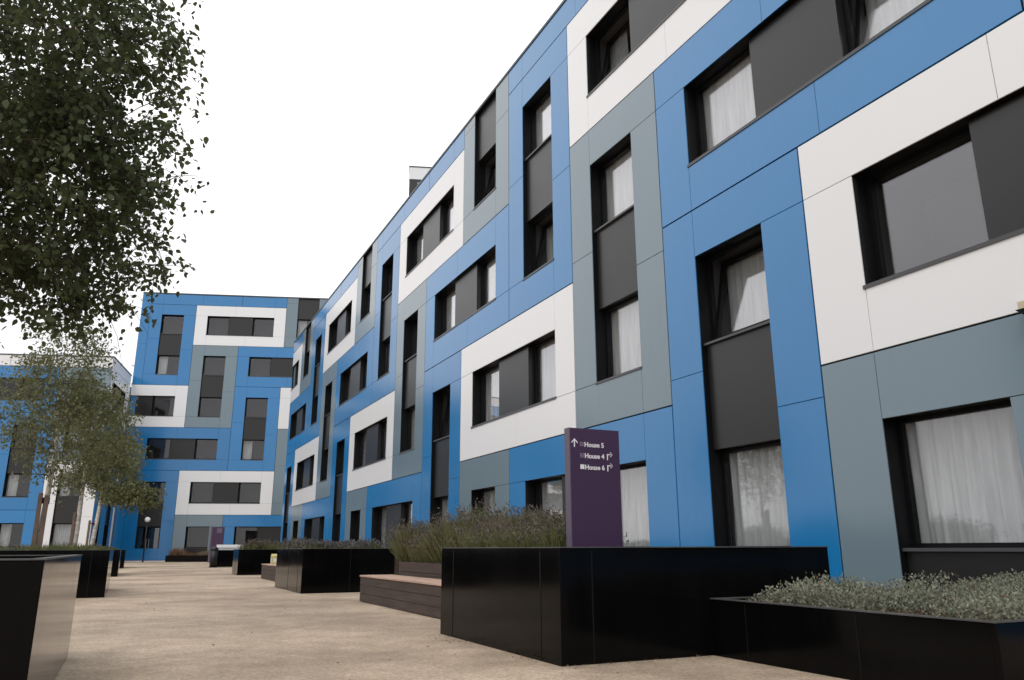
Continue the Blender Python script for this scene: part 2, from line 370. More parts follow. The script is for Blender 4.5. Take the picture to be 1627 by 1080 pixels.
def facade(bld, blocks, x0, cw, zb, ch, xmin, xmax, zmin, ztop, curt_fn, open_fn, lowdoor=None):
    """adds cladding blocks and windows to building empty (local x right, y inward, z up)"""
    back = MB()
    for (ori, c, l, colr) in blocks:
        nc, nl = (1,2) if ori=='V' else (2,1)
        bx0, bx1 = x0-(c+nc)*cw, x0-c*cw; bz0, bz1 = zb+l*ch, zb+(l+nl)*ch
        if min(bx1,xmax)-max(bx0,xmin) < .05 or min(bz1,ztop)-max(bz0,zmin) < .05: continue
        mb = MB(); eps=1e-6
        for (c0,c1,q0,q1) in (PH if ori=='H' else PV):
            X0, X1 = x0-(c+c1)*cw, x0-(c+c0)*cw; Z0, Z1 = zb+(l+q0)*ch, zb+(l+q1)*ch
            gp = lambda v, edges: .008 if any(abs(v-e_)<1e-4 for e_ in edges) else .004
            open_c = (OI, nc-OI); open_z = (OI, nl-OI)
            def g_(cv, n_, opn): # gap by kind of edge
                if abs(cv)<eps or abs(cv-n_)<eps: return .011
                return .0035
            X0 += g_(c1,nc,open_c); X1 -= g_(c0,nc,open_c); Z0 += g_(q0,nl,open_z); Z1 -= g_(q1,nl,open_z)
            X0, X1, Z0, Z1 = max(X0,xmin), min(X1,xmax), max(Z0,zmin), min(Z1,ztop)
            if X1-X0 > .02 and Z1-Z0 > .02: mb.plate(X0, X1, Z0, Z1, -.02, 0)
        if mb.v: mb.build(colr+'_panel', M[colr], bld)
        # backing ring around the opening
        ox0, ox1 = bx0+OI*cw, bx1-OI*cw; oz0, oz1 = bz0+OI*ch, bz1-OI*ch
        for (X0,X1,Z0,Z1) in ((bx0,ox0,bz0,bz1),(ox1,bx1,bz0,bz1),(ox0,ox1,bz0,oz0),(ox0,ox1,oz1,bz1)):
            X0, X1, Z0, Z1 = max(X0,xmin), min(X1,xmax), max(Z0,zmin), min(Z1,ztop)
            if X1-X0 > .01 and Z1-Z0 > .01: back.box(X0,X1,.004,.06,Z0,Z1)
        # window, clipped to the facade
        cx, cz = (bx0+bx1)/2, (bz0+bz1)/2
        if ori=='V': a, b = (max(bz0,zmin)-cz)/ch, (min(bz1,ztop)-cz)/ch
        else: a, b = (max(bx0,xmin)-cx)/cw, (min(bx1,xmax)-cx)/cw
        a, b = max(a,-.745), min(b,.745)
        if b-a < .12: continue
        if ori=='V' and (cx < xmin+.3 or cx > xmax-.3): continue
        if ori=='H' and (cz < zmin+.3 or cz > ztop-.3): continue
        if lowdoor and (ori,c,l)==lowdoor: 
            add_window(bld, ori, cx, cz, cw, ch, -.26, b, curt_fn(ori,c,l), open_fn(ori,c,l)); continue
        add_window(bld, ori, cx, cz, cw, ch, a, b, curt_fn(ori,c,l), open_fn(ori,c,l))
    back.build('wall_backing', M['backing'], bld)

# ---- main building on the right
main = empty('apartment_block', tuple(n1*7.5), math.atan2(-d1.y, -d1.x))
tag(main, 'long four storey blue, white and grey block running along the right side', 'building')
CW, CH, ZB = 3.026, 3.004, 2.975; X0 = -9.13*.75; XL = X0-12.93*CW; XR = X0+3.98*CW; ZT = 12.65
opn = {('V',0,-1):(False,True), ('V',2,1):(True,False), ('H',0,2):(True,False), ('V',3,2):(True,False), ('V',4,-1):(False,True), ('H',-1,1):(False,True)}
cur = {('V',0,-1):('full','full'), ('V',-1,-2):(None,'full'), ('H',-1,1):('full','full'), ('V',1,0):('full','full'), ('H',2,0):('full','full'),
       ('H',-2,0):(None,None), ('V',2,1):('left','full'), ('H',0,2):('left','full'), ('H',3,1):('full','full'), ('H',1,-1):('full','full'),
       ('V',3,-2):(None,'full'), ('H',5,-1):('left','full'), ('H',4,2):('full','full'), ('V',5,0):('full','right')}
rc = random.Random(3)
def curt_main(o,c,l):
    if (o,c,l) in cur: return cur[(o,c,l)]
    return (rc.choice(['full','full','left','both']), rc.choice(['full','full','right']))
facade(main, pattern(-4,12,-2,3), X0, CW, ZB, CH, XL, XR, 0.0, ZT, curt_main, lambda o,c,l: opn.get((o,c,l),(False,False)))
b = MB()
b.box(XL, XR, -.04, .30, ZT, ZT+.07)
b.build('roof_coping', M['coping'], main)
b = MB()
b.box(XL+.4, XR, 1.5, 13, 0.0, ZT-.3); b.box(XL, XL+.39, .07, 13, 0, ZT-.02); b.box(XL+.4, XR, .31, 1.49, ZT-.35, ZT-.3)
b.build('outer_wall', M['grey'], main)
# lamp bracket near the right edge of the view
wl = MB(); q=solve(lambda v: px(main.matrix_basis @ Vector((v,-.20,3.06)))[0], -7, -3, 1611)
wl.box(q, q+.32, -.16, -.02, 2.97, 3.04); wl.mat(1).face([(q-.02,-.18,2.965),(q+.33,-.18,2.965),(q+.33,-.02,2.93),(q-.02,-.02,2.93)])
wl.build('wall_floodlight', [M['beige'], M['black']], main)

# ---- far building, six storeys
d2 = Vector((math.sin(AZ2), math.cos(AZ2), 0)); n2 = Vector((-math.cos(AZ2), math.sin(AZ2), 0)); ROT2 = math.atan2(d2.y, d2.x)
far = empty('apartment_tower', tuple(n2*57.1), ROT2)
tag(far, 'tallest six storey blue, white and grey block closing the far end of the courtyard', 'building')
FW, FH, FZ = 3.21, 3.013, 3.095; FX0 = -9.82+2*FW; FXL = -20.1; FZT = 18.96
rf = random.Random(9)
def curt_far(o,c,l): return (rf.choice([None,None,None,'left']), rf.choice([None,None,None,'both']))
facade(far, pattern(-5,4,-2,5), FX0, FW, FZ, FH, FXL, FX0+4*FW, 0, FZT, curt_far, lambda o,c,l:(False,False), lowdoor=('V',4,-1))
for w_ in [c for c in far.children_recursive if c.name.startswith('glass')]: w_.material_slots[0].link='OBJECT'; w_.material_slots[0].material=M['glass_far']
b = MB(); b.box(FXL, FX0+4*FW, -.04, .3, FZT, FZT+.09); b.build('roof_coping', M['coping'], far)
b = MB(); b.box(FXL+.4, FX0+4*FW, 1.5, 14, 0, FZT-.3); b.box(FXL, FXL+.39, .07, 14, 0, FZT-.02); b.build('outer_wall', M['blue'], far)
for (z0_,z1_) in ((0,FZ),(FZ,FZ+FH),(FZ+FH,FZ+2*FH),(FZ+3*FH,FZ+4*FH),(FZ+4*FH,FZT)):
    b = MB(); b.plate(FXL, FX0-5*FW-.004, z0_+.003, z1_-.003); b.build('corner_panel', M['blue'], far)
# entrance door under the tall window of the column nearest the left end
dx = FX0-4.5*FW; e=.24*FW; ztop_d = FZ-.0*FH+(-1+1-.265)*FH
b = MB(); b.box(dx-e,dx-e+.08,.05,.3,0,ztop_d); b.box(dx+e-.08,dx+e,.05,.3,0,ztop_d); b.box(dx-e+.08,dx+e-.08,.05,.3,ztop_d-.08,ztop_d); b.box(dx-.03,dx+.03,.1,.2,.1,ztop_d-.08); b.box(dx-e+.08,dx+e-.08,.1,.2,0,.1)
do = b.build('door', M['frame'], far)
b = MB(); b.box(dx-e+.08,dx-.03,.14,.155,.1,ztop_d-.08); b.box(dx+.03,dx+e-.08,.14,.155,.1,ztop_d-.08); b.build('glass', M['glass'], do)
b = MB(); b.tube([(dx-.09,.03,.8),(dx-.09,.03,1.5)], .02); b.tube([(dx+.09,.03,.8),(dx+.09,.03,1.5)], .02); b.build('handle', M['metal'], do)
b = MB(); b.box(dx-e+.01,dx+e-.01,.9,.95,0,ztop_d); b.build('lobby_wall', M['backing'], far)
def uv_sphere(mb, c, r, nu=14, nv=9):
    b_=len(mb.v)
    for j in range(nv+1):
        ph=math.pi*j/nv
        for i in range(nu):
            th=2*math.pi*i/nu; mb.v.append((c[0]+r*math.sin(ph)*math.cos(th), c[1]+r*math.sin(ph)*math.sin(th), c[2]+r*math.cos(ph)))
    for j in range(nv):
        for i in range(nu):
            i2=(i+1)%nu; mb.f.append((b_+j*nu+i, b_+j*nu+i2, b_+(j+1)*nu+i2, b_+(j+1)*nu+i)[::-1]); mb.m.append(mb.cur)
# globe light on a slim post before the entrance
gpos = n2*54.5 + d2*(-17.55)
gx = solve(lambda v: px(n2*54.5+d2*v+Vector((0,0,2.7)))[0], -30, -5, 234.5); gpos = n2*54.5+d2*gx
gl_ = empty('globe_lamp', tuple(gpos)); tag(gl_, 'slim black post lamp with white globe standing before the far entrance door', 'lamp')
b=MB(); b.tube([(0,0,0),(0,0,2.55)],[.05,.04]); b.build('post', M['black'], gl_, True)
b=MB(); uv_sphere(b,(0,0,2.68),.17); b.build('lamp_globe', M['whitep'], gl_, True)
# roof vents
rv = empty('roof_vent', tuple(n2*58.5+d2*(-12.6)+Vector((0,0,FZT-.3)))); vx=solve(lambda v: px(n2*58.5+d2*v+Vector((0,0,19.3)))[0], -30, -5, 405)
rv.location = n2*58.5+d2*vx+Vector((0,0,FZT-.31)); tag(rv,'pair of tiny steel vent pipes on the roof of the far block','roof vent')
for s_ in (-.25,.25):
    b=MB(); b.tube([(s_,0,0),(s_,0,.62)],.07); b.tube([(s_,0,.62),(s_,0,.70)],.12); b.build('vent_pipe', M['metal'], rv, True)

# ---- left building
LD = 51.2
left = empty('corner_block', tuple(n2*LD), ROT2)
tag(left, 'four storey blue and white corner block partly hidden behind the young birches at left', 'building')
LX1 = -19.33; LW, LH, LZ = 3.06, 2.96, 3.12; LZT = 12.69
LB = [('V',0,-1,'white'),('V',0,1,'grey'),('H',0,3,'white'),('H',1,-1,'blue'),('V',1,0,'blue'),('H',1,2,'blue'),('V',2,0,'blue'),('H',2,3,'white'),
      ('V',3,-1,'grey'),('V',3,1,'white'),('H',4,-1,'blue'),('H',4,0,'white'),('H',4,1,'blue'),('V',4,2,'grey'),('V',5,2,'blue'),('H',6,3,'white'),('V',3,3,'blue')]
LB = [x for x in LB if x[:3] not in (('H',2,3),)] + [('H',2,3,'white')]
facade(left, LB, LX1, LW, LZ, LH, LX1-6*LW, LX1, 0, LZT, lambda o,c,l:('full','left') if l<0 else ('left',None), lambda o,c,l:(False,False))
for w_ in [c for c in left.children_recursive if c.name.startswith('glass')]: w_.material_slots[0].link='OBJECT'; w_.material_slots[0].material=M['glass_far']
b = MB(); b.box(LX1-6*LW, LX1+.02, -.04, .3, LZT, LZT+.08); b.build('roof_coping', M['coping'], left)
b = MB(); b.box(LX1-6*LW, LX1-1.6, 1.5, 11, 0, LZT-.3); b.build('outer_wall', M['grey'], left)
# its side wall turning back towards the far block (own frame, still part of the building)
Pc = n2*LD + d2*LX1; Pb = Vector((-27.05, 54.0, 0)); sv = (Pb-Pc); slen = sv.length; sv.normalize()
lm = Matrix.Rotation(-ROT2,4,'Z')
side = empty('side_facade'); side.parent = left
loc = lm @ (Pc - n2*LD); ang = math.atan2(sv.y, sv.x) - ROT2
# local +x must run to the right seen from the courtyard: from the corner towards the back
side.location = loc; side.rotation_euler = (0,0,ang)
SWd = (slen-.45)/2
SB = [('V',1,-1,'blue'),('V',0,-1,'blue'),('H',0,1,'blue'),('H',0,2,'white'),('H',0,3,'white')]
sback = empty('side_windows')  # temporary collector, merged below
sback.parent = side
facade(side, SB, slen-.45, SWd, LZ, LH, 0.0, slen-.45, 0, LZT, lambda o,c,l:(None,None), lambda o,c,l:(False,False))
bpy.data.objects.remove(sback)
b = MB(); b.plate(slen-.44, slen, 0, LZ+2*LH, -.03, .3); b.plate(slen-.44, slen, LZ+2*LH+.01, LZT, -.02, .3); b.build('corner_trim', M['white'], side)
b = MB(); b.box(0, slen, -.04, .3, LZT+.003, LZT+.085); b.build('roof_coping', M['coping'], side)
# flatten: every child of the side frame becomes a direct part of the building
bpy.context.view_layer.update()
for ch in list(side.children):
    m_ = side.matrix_basis @ ch.matrix_basis; ch.parent = left; ch.matrix_basis = m_
bpy.data.objects.remove(side)

# ---- stair tower glimpsed above the main roof
tw = empty('white_tower', tuple(n2*75), ROT2); tag(tw,'small white rooftop tower peeping above the roof line of the long block','building')
tx = solve(lambda v: px(n2*75+d2*v+Vector((0,0,36)))[0], -30, 20, 649)
tz = solve(lambda v: -px(n2*75+d2*tx+Vector((0,0,v)))[1], 10, 60, -265); tz2 = solve(lambda v: -px(n2*75+d2*tx+Vector((0,0,v)))[1], 10, 60, -284)
b=MB(); b.box(tx, tx+9, 0, 8, tz2, tz); b.box(tx+.2, tx+9, .2, 8, 0, tz2-.01); b.build('wall', M['white'], tw)
b=MB(); b.box(tx-.05,tx+9.1,-.05,8,tz+.003,tz+.12); b.build('roof_coping', M['sill'], tw)
b=MB(); b.box(tx+.02,tx+8.9,.05,.19,tz2-3,tz2-.02); wn=b.build('window', M['spandrel'], tw)
b=MB(); b.box(tx+.85,tx+4,.02,.045,tz2-2.8,tz2-.3); b.build('glass', M['glass'], wn)

# ------------------------------------------------------------------ planters and benches
def planter(label, a0, a1, b0, b1, h, seams=(), soil=True, mat='planter', group='black steel planters in the courtyard', name='planter'):
    o = empty(name, tuple(P(a0,b0)), ROTP); W, Lb = a1-a0, b1-b0; t_=.035
    tag(o, label, 'planter', group)
    b = MB()
    b.plate(0,W,.0,h,0,t_,.004)                                       # near face
    b.box(0,t_,t_+.001,Lb,0,h); b.box(W-t_,W,t_+.001,Lb,0,h); b.box(t_+.001,W-t_-.001,Lb-t_,Lb,0,h)
    b.build('tub', M[mat], o)
    b = MB(); r_=.006
    b.box(-r_,W+r_,-r_,.05,h,h+.008); b.box(-r_,.05,.051,Lb+r_,h,h+.008); b.box(W-.05,W+r_,.051,Lb+r_,h,h+.008); b.box(.051,W-.051,Lb-.05,Lb+r_,h,h+.008)
    b.build('rim', M['rim'], o)
    if soil:
        b = MB(); b.box(t_+.002,W-t_-.002,t_+.002,Lb-t_-.002,h-.16,h-.07); b.build('soil', M['soil'], o)
    if seams:
        for (f_,v) in seams:
            b = MB()
            if f_=='n': b.box(v,v+.012,-.0025,0,.01,h-.02)
            else: b.box(-.0025,0,v,v+.012,.01,h-.02)
            b.build('seam', M['seam'], o)
    return o
def top_a(b_, target, z=.8): return solve(lambda v: px(P(v,b_,z))[0], 0, 9, target)
A_big = top_a(5.11, 1315)
planter('large black steel planter holding the purple sign, nearest on the right', 2.80, A_big, 5.11, 7.54, .803, [('n',.26),('s',.30),('s',2.1)])
b_end = solve(lambda v: px(P(4.13,5.11-v,.41))[0], 0, 6, 1582)
lowp = planter('low black planter with silver leaved ground cover in the right foreground', 4.13, 7.28, 5.11-b_end, 5.10, .415, [('s',.9),('s',1.9),('n',.5)])
A_p2 = top_a(15.29, 628)
planter('black planter beyond the first bench on the right, second from the camera', 2.92, A_p2, 15.29, 18.23, .803, [('s',.4),('s',1.4),('n',.9)])
planter('third black planter on the right with dark grass', 3.13, 6.3, 26.98, 28.4, .79, [('s',.7)])
planter('small grey black planter farthest along the right row', 3.65, 4.75, 40.0, 41.4, .76)
planter('black planter cut by the left edge of the view, nearest on the left', -3.6, -.345, 4.20, 7.22, .755, [('n',2.2)])
planter('black planter on the left behind the nearest one with the tallest young birch', -3.5, -.32, 15.72, 19.14, .79, [('n',2.9)])
planter('third black planter on the left with the middle birch', -3.4, -.275, 27.45, 30.6, .79)
planter('farthest black planter on the left near the corner block', -3.3, -.187, 39.3, 42.4, .79)

def bench(label, a0, b0, b1, depth=.52, h=.40):
    o = empty('bench', tuple(P(a0,b0)), ROTP); tag(o, label, 'bench', 'timber benches between the right hand planters')
    Lb=b1-b0; b=MB()
    for k in range(3):
        z0=.012+k*.122
        n_=3; 
        for i in range(n_):
            y0=Lb*i/n_+(.25 if k==1 else 0)*(i>0); y1=Lb*(i+1)/n_+(.25 if k==1 else 0)*(i<n_-1)
            b.box(0,.045,y0+.002,y1-.002,z0,z0+.117)
        b.box(.046,depth,Lb-.045,Lb-.001,z0,z0+.117); b.box(.046,depth,0.001,.045,z0,z0+.117)
    b.build('bench_front', M['wood'], o)
    b=MB(); n_=4; w_=(depth+.01)/n_
    for k in range(n_): b.box(-.012+k*w_,-.012+(k+1)*w_-.006,-.01,Lb+.01,h-.022,h)
    b.build('seat', M['woodtop'], o); return o
bench('dark timber bench between the large planter and the second planter', 3.34, 7.56, 12.66)
bench('distant timber bench beyond the second planter on the right with a carton on it', 3.41, 18.26, 23.75)
def wood_bed(label, a0, a1, b0, b1, h):
    o = empty('timber_planter', tuple(P(a0,b0)), ROTP); tag(o, label, 'planter', 'timber beds behind the benches')
    W,Lb=a1-a0,b1-b0; b=MB(); n_=4
    for k in range(n_):
        z0=.01+k*(h/n_); z1=z0+h/n_-.006
        b.box(0,.05,0,Lb,z0,z1); b.box(W-.05,W,0,Lb,z0,z1); b.box(.051,W-.051,0,.05,z0,z1); b.box(.051,W-.051,Lb-.05,Lb,z0,z1)
    b.build('planks', M['wood'], o)
    b=MB(); b.box(.052,W-.052,.052,Lb-.052,h-.2,h-.08); b.build('soil', M['soil'], o); return o
wood_bed('timber raised bed behind the first bench, full of tall flowering grass', 3.90, 4.85, 7.6, 12.45, .60)
wood_bed('distant timber raised bed behind the second bench', 3.98, 6.2, 18.3, 23.4, .60)

# carton on the second bench
cx_ = solve(lambda v: -px(P(3.6,v,.5))[0], 18.3, 23.7, -436)
ct = empty('carton', tuple(P(3.62,cx_,.40)), ROTP); tag(ct,'small pale yellow drinks carton left on the distant timber bench','carton')
b=MB(); b.box(-.11,.11,-.07,.07,0,.22); b.face([(-.11,-.07,.22),(.11,-.07,.22),(.11,0,.275),(-.11,0,.275)]); b.face([(.11,.07,.22),(-.11,.07,.22),(-.11,0,.275),(.11,0,.275)])
b.face([(.11,-.07,.22),(.11,.07,.22),(.11,0,.275)]); b.face([(-.11,.07,.22),(-.11,-.07,.22),(-.11,0,.275)])
b.build('carton_body', M['carton'], ct)
b=MB(); b.box(-.06,.06,-.0725,-.0705,.05,.16); b.box(-.1125,-.1105,-.04,.04,.05,.16); b.build('printed_patch', M['whitep'], ct)

# black litter bin and white lidded box beside the far planter
def at_px(x, dist, z=0): # point on a horizontal distance along camera forward
    return Vector((solve(lambda v: px((v,dist,z))[0], -60, 60, x), dist, z))
lb = empty('litter_bin', tuple(at_px(338,36.8)), ROTP); tag(lb,'black round litter bin beside the small purple sign at the far end','litter bin')
b=MB(); b.tube([(0,0,.03),(0,0,.78)],[.15,.17],16); b.build('bin_body', M['black'], lb, True)
b=MB(); b.tube([(0,0,.78),(0,0,.82),(0,0,.92)],[.185,.185,.09],16); b.build('bin_lid', M['black'], lb, True)
b=MB(); b.tube([(0,0,0),(0,0,.03)],.19,16); b.build('bin_foot', M['black'], lb, True)
wb_p = at_px(364,39.5)
wb = empty('storage_box', tuple(wb_p), ROTP*.2); tag(wb,'white lidded storage box standing behind the farthest right hand planter','storage box')
b=MB(); b.box(-.62,.62,-.3,.3,0,.86); b.build('box_body', M['whitep'], wb)
b=MB(); b.box(-.66,.66,-.34,.34,.863,.93); b.box(-.60,.60,-.28,.28,.93,1.02); b.build('box_lid', M['whitep'], wb)

# low planter with dry shrub at the far facade
fp0 = n2*55.2
fx0 = solve(lambda v: px(fp0+d2*v)[0], -30, -5, 262); fx1 = solve(lambda v: px(fp0+d2*v)[0], -30, -5, 334)
fpl = empty('planter', tuple(fp0+d2*fx0), ROT2); tag(fpl,'long low black planter against the foot of the far block','planter','black steel planters in the courtyard')
W=fx1-fx0; b=MB(); b.box(0,W,0,.04,0,.42); b.box(0,W,1.2,1.24,0,.42); b.box(0,.04,.041,1.199,0,.42); b.box(W-.04,W,.041,1.199,0,.42); b.build('tub', M['planter'], fpl)
b=MB(); b.box(.041,W-.041,.041,1.199,.2,.36); b.build('soil', M['soil'], fpl)

# ------------------------------------------------------------------ signs
def text_mesh(s, size, mat, name):
    cu = bpy.data.curves.new(name,'FONT'); cu.body=s; cu.size=size; cu.extrude=.0015; cu.resolution_u=3; cu.offset=size*.022
    o=bpy.data.objects.new(name,cu); C.objects.link(o); bpy.context.view_layer.update()
    me=bpy.data.meshes.new_from_object(o.evaluated_get(bpy.context.evaluated_depsgraph_get())); bpy.data.objects.remove(o)
    me.materials.clear(); me.materials.append(mat); return me
A_bed = solve(lambda v: px(P(v,7.66,1.1))[0], 2, 7, 925)
sb = 5.62                                       # distance along the facade of the sign's face
sa0 = solve(lambda v: px(P(v,sb,.82))[0], 2, 6, 909.5); sa1 = solve(lambda v: px(P(v,sb,.82))[0], 2, 6, 990)
sh = solve(lambda v: -px(P(sa0,sb,v))[1], 1, 3, -679)
SW_ = sa1-sa0
sg = empty('wayfinding_sign', tuple(P(sa0,sb,.0)), ROTP); tag(sg,'tall purple sign listing House 5, House 4 and House 6 in the large planter','sign')
b=MB(); b.plate(0,SW_,.70,sh,0,.07,.003); b.build('sign_panel', M['purple'], sg)
b=MB(); b.box(-.012,-.001,-.004,.075,.70,sh); b.box(0,SW_,.071,.085,.70,sh); b.build('sign_edge', M['purple_edge'], sg)
b=MB(); b.box(SW_*.2,SW_*.3,.02,.06,.60,.70); b.box(SW_*.7,SW_*.8,.02,.06,.60,.70); b.build('sign_leg', M['black'], sg)
ks = SW_/82.0                                    # metres per photo pixel on the sign face
def sx(p): return (p-909.5)*ks*.985
def sz(p): return sh-(p-679)*ks*1.0
rows = [('House 5',701.5,'letter_dim',False),('House 4',717.5,'letter_dim',True),('House 6',733.5,'letter',True)]
for s_, yy, mk, turn in rows:
    me = text_mesh(s_, 9.6*ks, M['letter'], 'sign_lettering'); o = link('sign_lettering', me, sg)
    o.rotation_euler=(R(90),0,0); o.location=(sx(932.6),-.0025,sz(yy+3.6))
    b=MB()                                        # small square marker before the words
    q=sx(925.3); z=sz(yy+3.2); s=6.3*ks
    if mk=='letter': b.box(q,q+s,-.004,-.0005,z,z+s)
    else:
        for i in range(3): b.box(q,q+s,-.004,-.0005,z+i*s*.36,z+i*s*.36+s*.22)
        b.box(q,q+s*.2,-.0045,-.004,z,z+s); b.box(q+s*.8,q+s,-.0045,-.004,z,z+s)
    b.build('house_marker', M[mk], sg)
    if turn:
        b=MB(); q=sx(970.5); z0=sz(yy+5); t_=1.5*ks
        b.box(q,q+t_,-.004,-.0005,z0,z0+7.2*ks); b.box(q,q+6*ks,-.004,-.0005,z0+7.2*ks,z0+7.2*ks+t_)
        zc=z0+7.2*ks+t_/2; xe=q+9.6*ks
        for sgn in (1,-1):
            pts=[(xe,0,zc),(xe-4.0*ks,0,zc+sgn*4.0*ks),(xe-5.0*ks,0,zc+sgn*3.0*ks),(xe-2.0*ks,0,zc)]
            if sgn<0: pts=pts[::-1]
            b.face([(x,-.004,z_) for x,_,z_ in pts][::-1]); b.face([(x,-.004,z_) for x,_,z_ in pts])
        b.build('turn_arrow', M['letter'], sg)
b=MB(); q=sx(916.3); zt=sz(694); t_=.8*ks
b.box(q-t_,q+t_,-.004,-.0005,sz(706),sz(695.5))
for sgn in (1,-1):
    pts=[(q,-.0042,zt),(q+sgn*5*ks,-.0042,zt-5*ks),(q+sgn*5*ks,-.0042,zt-7.2*ks),(q,-.0042,zt-2.2*ks)]
    b.face(pts if sgn<0 else pts[::-1])
b.build('up_arrow', M['letter'], sg)
# far sign
f0=solve(lambda v: px(n2*52+d2*v+Vector((0,0,1)))[0], -30,-5,335); f1=solve(lambda v: px(n2*52+d2*v+Vector((0,0,1)))[0], -30,-5,354)
fh=solve(lambda v: -px(n2*52+d2*f0+Vector((0,0,v)))[1], 1,4,-837)
fs = empty('wayfinding_sign', tuple(n2*52+d2*f0), ROT2); tag(fs,'distant small purple sign with a pale header before the ground floor of the far block','sign')
b=MB(); b.plate(0,f1-f0,.05,fh,0,.08); b.build('sign_panel', M['purple'], fs)
b=MB(); b.box(.28,f1-f0-.12,-.006,-.001,fh-.36,fh-.08); b.build('sign_header', M['purple_edge'], fs)
b=MB(); b.box(-.1,-.002,-.01,.1,.0,fh+.02); b.build('sign_post', M['purple_edge'], fs)

# ------------------------------------------------------------------ foliage
def leaf_object(name, pts, size, mat_list, parent=None, shape='leaf', mats_idx=None, up=None, droop=.0, orient=None):
    """one mesh of many small leaf faces. pts (n,3); size (n,)"""
    n = len(pts); pts=np.asarray(pts,float)
    if shape=='leaf': tpl=np.array([(0,0,0),(.30,.22,.04),(.36,.5,.05),(.20,.80,.02),(0,1.08,-.04),(-.20,.80,.02),(-.36,.5,.05),(-.30,.22,.04)])
    elif shape=='small': tpl=np.array([(0,0,0),(.33,.45,.05),(0,1,0),(-.33,.45,.05)])
    elif shape=='blade': tpl=np.array([(-.5,0,0),(.5,0,0),(.28,.6,.02),(0,1,.06)])
    k=len(tpl)
    if orient is None:
        nv=RNG.normal(size=(n,3)); nv/=np.linalg.norm(nv,axis=1)[:,None]
        ax=RNG.normal(size=(n,3)); ax[:,2]-=droop; 
    else: ax=orient; nv=RNG.normal(size=(n,3))
    ax=ax/np.linalg.norm(ax,axis=1)[:,None]
    nv=nv-(nv*ax).sum(1)[:,None]*ax; nv/=np.linalg.norm(nv,axis=1)[:,None]; bx=np.cross(ax,nv)
    size=np.asarray(size)
    if size.ndim==1: size=np.stack([size,size],1)
    V=pts[:,None,:]+tpl[None,:,0,None]*size[:,None,0,None]*bx[:,None,:]+tpl[None,:,1,None]*size[:,None,1,None]*ax[:,None,:]+tpl[None,:,2,None]*size[:,None,1,None]*nv[:,None,:]
    me=bpy.data.meshes.new(name); me.vertices.add(n*k); me.vertices.foreach_set('co',V.reshape(-1).astype('f'))
    me.loops.add(n*k); me.loops.foreach_set('vertex_index',np.arange(n*k,dtype='i'))
    me.polygons.add(n); me.polygons.foreach_set('loop_start',np.arange(0,n*k,k,dtype='i')); me.polygons.foreach_set('loop_total',np.full(n,k,'i'))
    for m_ in mat_list: me.materials.append(m_)
    if mats_idx is not None: me.polygons.foreach_set('material_index',np.asarray(mats_idx,'i'))
    me.update(calc_edges=True)
    at=me.attributes.new('leaf','FLOAT','FACE'); at.data.foreach_set('value',RNG.random(n).astype('f'))
    return link(name, me, parent)

def tree(label, base, trunk_top, clumps, nclump, twigs, nleaf, leaf, r0, mat, seed, group='birch trees in the planters', shape='leaf', twl=(.25,.55)):
    """clumps: list of (centre, radii, weight) ellipsoids in world space"""
    rg=random.Random(seed); root=empty('birch_tree', base); tag(root,label,'tree',group)
    base=Vector(base); top=Vector(trunk_top)
    tk=MB(); nodes=[]; pts=[]; rad=[]; nn=14
    for i in range(nn+1):
        f=i/nn; p=base.lerp(top,f)+Vector((math.sin(f*7+seed),math.cos(f*5+seed),0))*.05*f*(top-base).length/3
        pts.append(p-base); rad.append(r0*(1-f)**.8*.9+r0*.12)
        if f>.28: nodes.append((p,rad[-1]))
    tk.tube(pts,rad,10)
    tw_w=sum(c[2] for c in clumps); cents=[]
    while len(cents)<nclump:
        q=rg.random()*tw_w
        for c in clumps:
            q-=c[2]
            if q<=0: break
        while True:
            v=Vector((rg.uniform(-1,1),rg.uniform(-1,1),rg.uniform(-1,1)))
            if v.length<1 and (v.length>.25 or rg.random()<.4): break
        p=Vector(c[0])+Vector((v.x*c[1][0],v.y*c[1][1],v.z*c[1][2]))
        p+=Vector(mnoise.noise_vector(p*.9+Vector((seed,0,0))))*.35*c[1][0]*.6
        cents.append(p)
    ax_=[n_[0] for n_ in nodes]
    cents.sort(key=lambda p: min((p-a_).length for a_ in ax_))
    br=MB(); lp=[]; lo=[]
    for p in cents:
        bestn=min(nodes,key=lambda n_: (p-n_[0]).length*(1.0 if n_[0].z<p.z+.2 else 1.8))
        q,rq=bestn; r1=min(rq*.62, r0*.30); r2=max(r1*.45,.0035*r0/.08)
        mid=q.lerp(p,.5)+Vector((rg.uniform(-1,1),rg.uniform(-1,1),rg.uniform(.2,1)))*(p-q).length*.10
        br.tube([q-base,mid-base,p-base],[r1,(r1+r2)/2,r2],5,False); nodes.append((p,max(r2,.004))); nodes.append((mid,(r1+r2)/2))
        for _ in range(twigs):
            d=Vector((rg.gauss(0,1),rg.gauss(0,1),rg.gauss(-.15,.6))).normalized(); Lw=rg.uniform(*twl)
            e1=p+d*Lw*.55; e2=p+d*Lw*.9+Vector((0,0,-.25*Lw))
            br.tube([p-base,e1-base,e2-base],[r2*.7,r2*.45,r2*.2],4,False)
            for _ in range(nleaf):
                f=rg.random()**.8; pp=p.lerp(e1,f*2) if f<.5 else e1.lerp(e2,f*2-1)
                lp.append(pp-base+Vector((rg.gauss(0,1),rg.gauss(0,1),rg.gauss(-.3,1)))*leaf*.7)
    for c in br.v: pass
    tr_=tk.build('trunk', M['bark_white'], root, True)
    br.build('branches', M['bark'], root, True)
    sz_=leaf*RNG.uniform(.7,1.2,len(lp))
    leaf_object('crown', [tuple(v) for v in lp], sz_, [mat], root, shape, droop=.9)
    return root
gp='birch trees in the planters'
